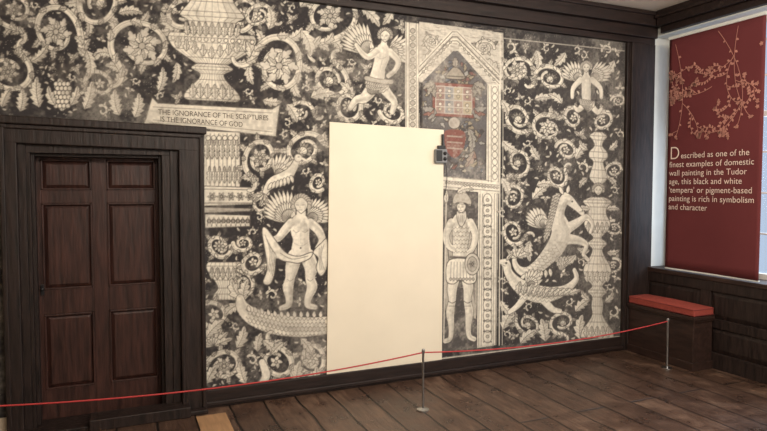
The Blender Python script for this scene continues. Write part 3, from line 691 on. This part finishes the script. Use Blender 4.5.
# ---- data logger ----
p=onY(438,156); dl=empty("data_logger")
m=MB(); m.box(p[0]-.05,p[0]+.06,-.055,-.0165,p[2]-.06,p[2]+.055); m.done("case",M_grey,dl,.008)
m=MB(); m.box(p[0]-.045,p[0]+.01,-.06,-.054,p[2]-.045,p[2]+.045); m.box(p[0]-.02,p[0]+.045,-.05,-.02,p[2]+.055,p[2]+.085)
m.sph((p[0]+.035,-.058,p[2]+.02),.016); m.sph((p[0]+.035,-.058,p[2]-.025),.016)
m.cyl((p[0]+.03,-.03,p[2]+.08),.012,.1,12); m.done("lens_and_mount",M_black,dl,.002)
def curve(name,pts,r,m_,parent=None):
    cu=bpy.data.curves.new(name,'CURVE'); cu.dimensions='3D'; cu.bevel_depth=r; cu.bevel_resolution=3; cu.resolution_u=12
    s=cu.splines.new('NURBS'); s.points.add(len(pts)-1)
    for i,q in enumerate(pts): s.points[i].co=(*q,1)
    s.use_endpoint_u=True; s.order_u=3; cu.materials.append(m_)
    o=bpy.data.objects.new(name,cu); return link(o,parent)
curve("cable",[(p[0]+.05,-.03,p[2]-.05),(p[0]+.07,-.03,p[2]-.1),(p[0]+.075,-.02,p[2]-.25),(p[0]+.055,-.02,p[2]-.33)],.003,M_black,dl)

# ---- barrier ----
posts=[onZ(423,410),onZ(667,368)]; pl=[-.74,posts[0][1],0]
H=.43
for i,q in enumerate(posts+[pl]):
    m=MB(); m.cyl((q[0],q[1],0),.045,.008,28); m.cyl((q[0],q[1],.008),.045,.008,28,.012); m.cyl((q[0],q[1],.012),.0085,H-.012,16); m.cyl((q[0],q[1],H-.012),.012,.014,16); m.sph((q[0],q[1],H+.004),.012)
    m.done("barrier_post",M_steel,smooth=False)
bar=empty("barrier_rope")
def sag(a,b_,d,nm):
    pts=[]
    for i in range(15):
        t=i/14; pts.append((a[0]+(b_[0]-a[0])*t,a[1]+(b_[1]-a[1])*t,H-.012-d*4*t*(1-t)))
    curve(nm,pts,.0048,M_cord,bar)
sag(pl,posts[0],.065,"cord_1"); sag(posts[0],posts[1],.06,"cord_2")

# ---- window ----
win=empty("window_1")
m=MB(); xg=XR+.2
m.box(xg,xg+.05,wy0,wy1,wz0,wz0+.06); m.box(xg,xg+.05,wy0,wy1,wz1-.06,wz1); m.box(xg,xg+.05,wy1-.05,wy1,wz0+.06,wz1-.06); m.box(xg,xg+.05,wy0,wy0+.05,wz0+.06,wz1-.06)
for yy_ in (-.78,-1.55): m.box(xg,xg+.05,yy_-.025,yy_+.025,wz0+.06,wz1-.06)
m.box(xg+.005,xg+.045,wy0+.05,wy1-.05,2.2,2.25)
for zz in (1.2,1.55,1.9,2.55,2.85): m.box(xg+.01,xg+.03,wy0+.05,wy1-.05,zz-.008,zz+.008)
m.done("frame",M_white,win,.004)
gm=bpy.data.materials.new("window_glass"); gm.use_nodes=True; nt=gm.node_tree; nt.nodes.clear()
o_=nt.nodes.new('ShaderNodeOutputMaterial'); tr=nt.nodes.new('ShaderNodeBsdfTransparent'); gl=nt.nodes.new('ShaderNodeBsdfGlossy'); gl.inputs['Roughness'].default_value=.02
mi=nt.nodes.new('ShaderNodeMixShader'); mi.inputs[0].default_value=.06; tr.inputs[0].default_value=(.93,.96,1,1)
nt.links.new(tr.outputs[0],mi.inputs[1]); nt.links.new(gl.outputs[0],mi.inputs[2]); nt.links.new(mi.outputs[0],o_.inputs[0])
m=MB(); m.box(xg+.02,xg+.024,wy0,wy1,wz0,wz1); m.done("glass",gm,win)
m=MB(); m.box(XR-.05,xg,wy0,wy1,wz0-.03,wz0+.012); m.done("sill",M_panel,win,.006)
m=MB(); m.box(XR-.02,XR,YB,0,0,wz0-.03)
ys=[-.0,-.70,-1.45,-2.2,-2.95,-3.7]
for y in ys: m.box(XR-.04,XR-.01,y-.05,y+.0 if y==0 else y+.05,.0,wz0-.03)
m.box(XR-.041,XR-.01,YB,0,wz0-.12,wz0-.03); m.box(XR-.041,XR-.01,YB,0,.36,.44); m.box(XR-.05,XR-.01,YB,0,0,.14)
for a,b_ in zip(ys[:-1],ys[1:]):
    for z0,z1 in ((.14,.36),(.44,wz0-.12)): m.fieldX(b_+.05,a-.05,z0,z1,XR-.02,XR-.034,.04)
m.done("trim_4",M_frame,bev=.004)

# ---- window seat ----
seat=empty("window_seat"); sx0=4.53; sy0=-.80; sy1=-.057; sh=.475; sx1=XR-.052
m=MB(); m.box(sx0+.015,sx1,sy0+.015,sy1,0,sh-.03)
m.box(sx0-.01,sx1,sy0-.01,sy1,sh-.03,sh); m.box(sx0,sx1,sy0,sy1,sh-.05,sh-.03); m.box(sx0+.0,sx1,sy0,sy1,0,.07)
m.done("seat_box",M_panel,seat,.004)
m=MB(); m.box(sx0+.0,sx1-.005,sy0,sy1-.01,sh+.002,sh+.07); c=m.done("seat_cushion",M_red,seat,0)
bm=bmesh.new(); bm.from_mesh(c.data); bmesh.ops.subdivide_edges(bm,edges=bm.edges,cuts=7,use_grid_fill=True)
cx0=(sx0+sx1)/2; cy0=(sy0+sy1)/2
for v in bm.verts:
    if v.co.z>sh+.05:
        u=(v.co.x-cx0)/((sx1-sx0)/2); w=(v.co.y-cy0)/((sy1-sy0)/2); v.co.z+=.022*max(0,1-u*u)*max(0,1-w*w)
bm.to_mesh(c.data); bm.free()
bv=c.modifiers.new("bevel",'BEVEL'); bv.width=.018; bv.segments=4; bv.limit_method='ANGLE'; bv.angle_limit=math.radians(50)
for pp in c.data.polygons: pp.use_smooth=True
for z in (sh+.012,sh+.06):
    a=.004
    curve("piping",[(sx0+a,sy1-.014,z),(sx0+a-.004,sy0+.02,z),(sx0+a,sy0+a,z),(sx0+.02,sy0+a-.004,z),(sx1-.01,sy0+a-.003,z)],.005,M_pipe,seat)

# ---- banner ----
ban=empty("hanging_banner"); bx=XR-.06
b0=onX(671,40,bx); b1=onX(664,267,bx); br_=onX(759,278,bx)
by0=(b0[1]+b1[1])/2; by1=br_[1]; bz0=b1[2]; bz1=b0[2]
n=24; bm=bmesh.new(); rows_=[]
for j in range(25):
    r_=[]
    for i in range(n+1):
        y=by0+(by1-by0)*i/n; z=bz0+(bz1-bz0)*j/24
        r_.append(bm.verts.new((bx+.004*math.sin(i/n*5+j*.1)*(1-j/24),y,z)))
    rows_.append(r_)
for j in range(24):
    for i in range(n): bm.faces.new((rows_[j][i],rows_[j][i+1],rows_[j+1][i+1],rows_[j+1][i]))
me=bpy.data.meshes.new("cloth"); bm.to_mesh(me); bm.free(); me.materials.append(M_ban)
for pp in me.polygons: pp.use_smooth=True
cl=link(bpy.data.objects.new("cloth",me),ban); so=cl.modifiers.new("s",'SOLIDIFY'); so.thickness=.003; so.offset=1
m=MB(); m.box(bx-.012,bx+.02,by1-.01,by0+.01,bz1,bz1+.03); m.box(bx-.006,bx+.01,by1,by0,bz0-.012,bz0+.002); m.done("rails",M_white,ban,.004)
px_=bx-.012
zt=onX(690,158,bx)[2]; zb=onX(690,210,bx)[2]; st_=(zt-zb)/6
text("initial","D",.17,(px_,by0-.035,zt-.005),(0,-1,0),(0,0,1),(-1,0,0),M_bantext,ban,.9,bold=-.002)
lines=["escribed as one of the","finest examples of domestic","wall painting in the Tudor","age, this black and white","'tempera' or pigment-based","painting is rich in symbolism","and character"]
for i,l in enumerate(lines):
    y=by0-.035-(.125 if i==0 else 0)
    text("line_%d"%(i+1),l,.074,(px_,y,zt-st_*i),(0,-1,0),(0,0,1),(-1,0,0),M_bantext,ban,.97,1.03)
rnd=random.Random(11); bm=bmesh.new()
def ribbon(pts,w):
    prev=None
    for i,(y,z) in enumerate(pts):
        a=pts[min(i+1,len(pts)-1)]; b_=pts[max(i-1,0)]; d=Vector((a[0]-b_[0],a[1]-b_[1])); d.normalize(); nn=Vector((-d.y,d.x))*w/2
        v=(bm.verts.new((px_,y+nn.x,z+nn.y)),bm.verts.new((px_,y-nn.x,z-nn.y)))
        if prev: bm.faces.new((prev[0],prev[1],v[1],v[0]))
        prev=v
def lf(y,z,a,L):
    vs=[]
    for t,s in ((0,0),(.3,.28),(.6,.3),(1,0),(.6,-.3),(.3,-.28)):
        vs.append(bm.verts.new((px_-.0004,y+math.cos(a)*L*t-math.sin(a)*L*s,z+math.sin(a)*L*t+math.cos(a)*L*s)))
    bm.faces.new(vs)
def vine(y,z,a,L,depth,curl):
    pts=[];s1=L/16
    for i in range(17):
        pts.append((y,z)); y+=math.cos(a)*s1; z+=math.sin(a)*s1; a+=curl*(.5+i/12)
        if not(by1+.04<y<by0-.03 and zt+.17<z<bz1-.04): break
        if i%2==1: lf(y,z,a+rnd.choice((1,-1))*1.0,rnd.uniform(.024,.036))
        if depth and i in (4,8,12): vine(y,z,a+(1 if (i//4)%2 else -1)*.9,L*.5,depth-1,-curl*1.5*(1 if (i//4)%2 else -1))
    if len(pts)>2: ribbon(pts,.005)
    for k in range(5): lf(*pts[-1],k*1.257+a,.02)
bw=by0-by1; bh=bz1-zt
for fy,fz,a,L,c in [(.08,.95,-1.87,1.0,.05),(.55,.97,-2.2,.9,.06),(.97,.8,2.6,.9,-.06),(.95,.35,2.4,.8,.07),(.5,.55,-.4,.5,.1),(.75,.97,-1.4,.8,-.05),(.1,.55,-1.2,.6,.12),(.3,.75,-.2,.6,-.1)]:
    vine(by0-bw*fy,zt+bh*fz,a,L,2,c)
me=bpy.data.meshes.new("vine_print"); bm.to_mesh(me); bm.free(); me.materials.append(M_banvine); link(bpy.data.objects.new("vine_print",me),ban)

# ---- pale plank in floor ----
a=onZ(197,420)
m=MB(); m.box(a[0],a[0]+.2,-2.2,-.17,0.0005,.006); m.done("floor_plank",M_plank)

# ================================================================== LIGHT
w=bpy.data.worlds.new("sky"); scene.world=w; w.use_nodes=True
bg=w.node_tree.nodes['Background']; bg.inputs[0].default_value=(.72,.84,1,1); bg.inputs[1].default_value=.85
def area(name,loc,target,size,power,col):
    l=bpy.data.lights.new(name,'AREA'); l.shape='RECTANGLE'; l.size=size[0]; l.size_y=size[1]; l.energy=power; l.color=col
    o=bpy.data.objects.new(name,l); o.location=loc; o.rotation_euler=(Vector(target)-Vector(loc)).to_track_quat('-Z','Y').to_euler(); link(o); return o
area("ceiling_light",(1.0,-3.2,3.15),(1.2,0,1.3),(1.6,.5),78,(1,.89,.76))
area("ceiling_light",(3.2,-3.2,3.15),(3.0,0,1.2),(1.6,.5),76,(1,.89,.76))
area("ceiling_light",(1.5,-5.2,3.2),(1.8,-3,0),(2.5,1.2),45,(1,.91,.8))
area("ceiling_fill",(2.6,-5.2,2.2),(3.6,-1.0,3.28),(1.5,.5),85,(1,.91,.8))  # added fill aimed upward to brighten the ceiling, no lamp fitting stands here
area("window_daylight",(XR+.5,-1.6,2.0),(2.5,-1.8,.6),(1.8,1.9),75,(.82,.91,1))
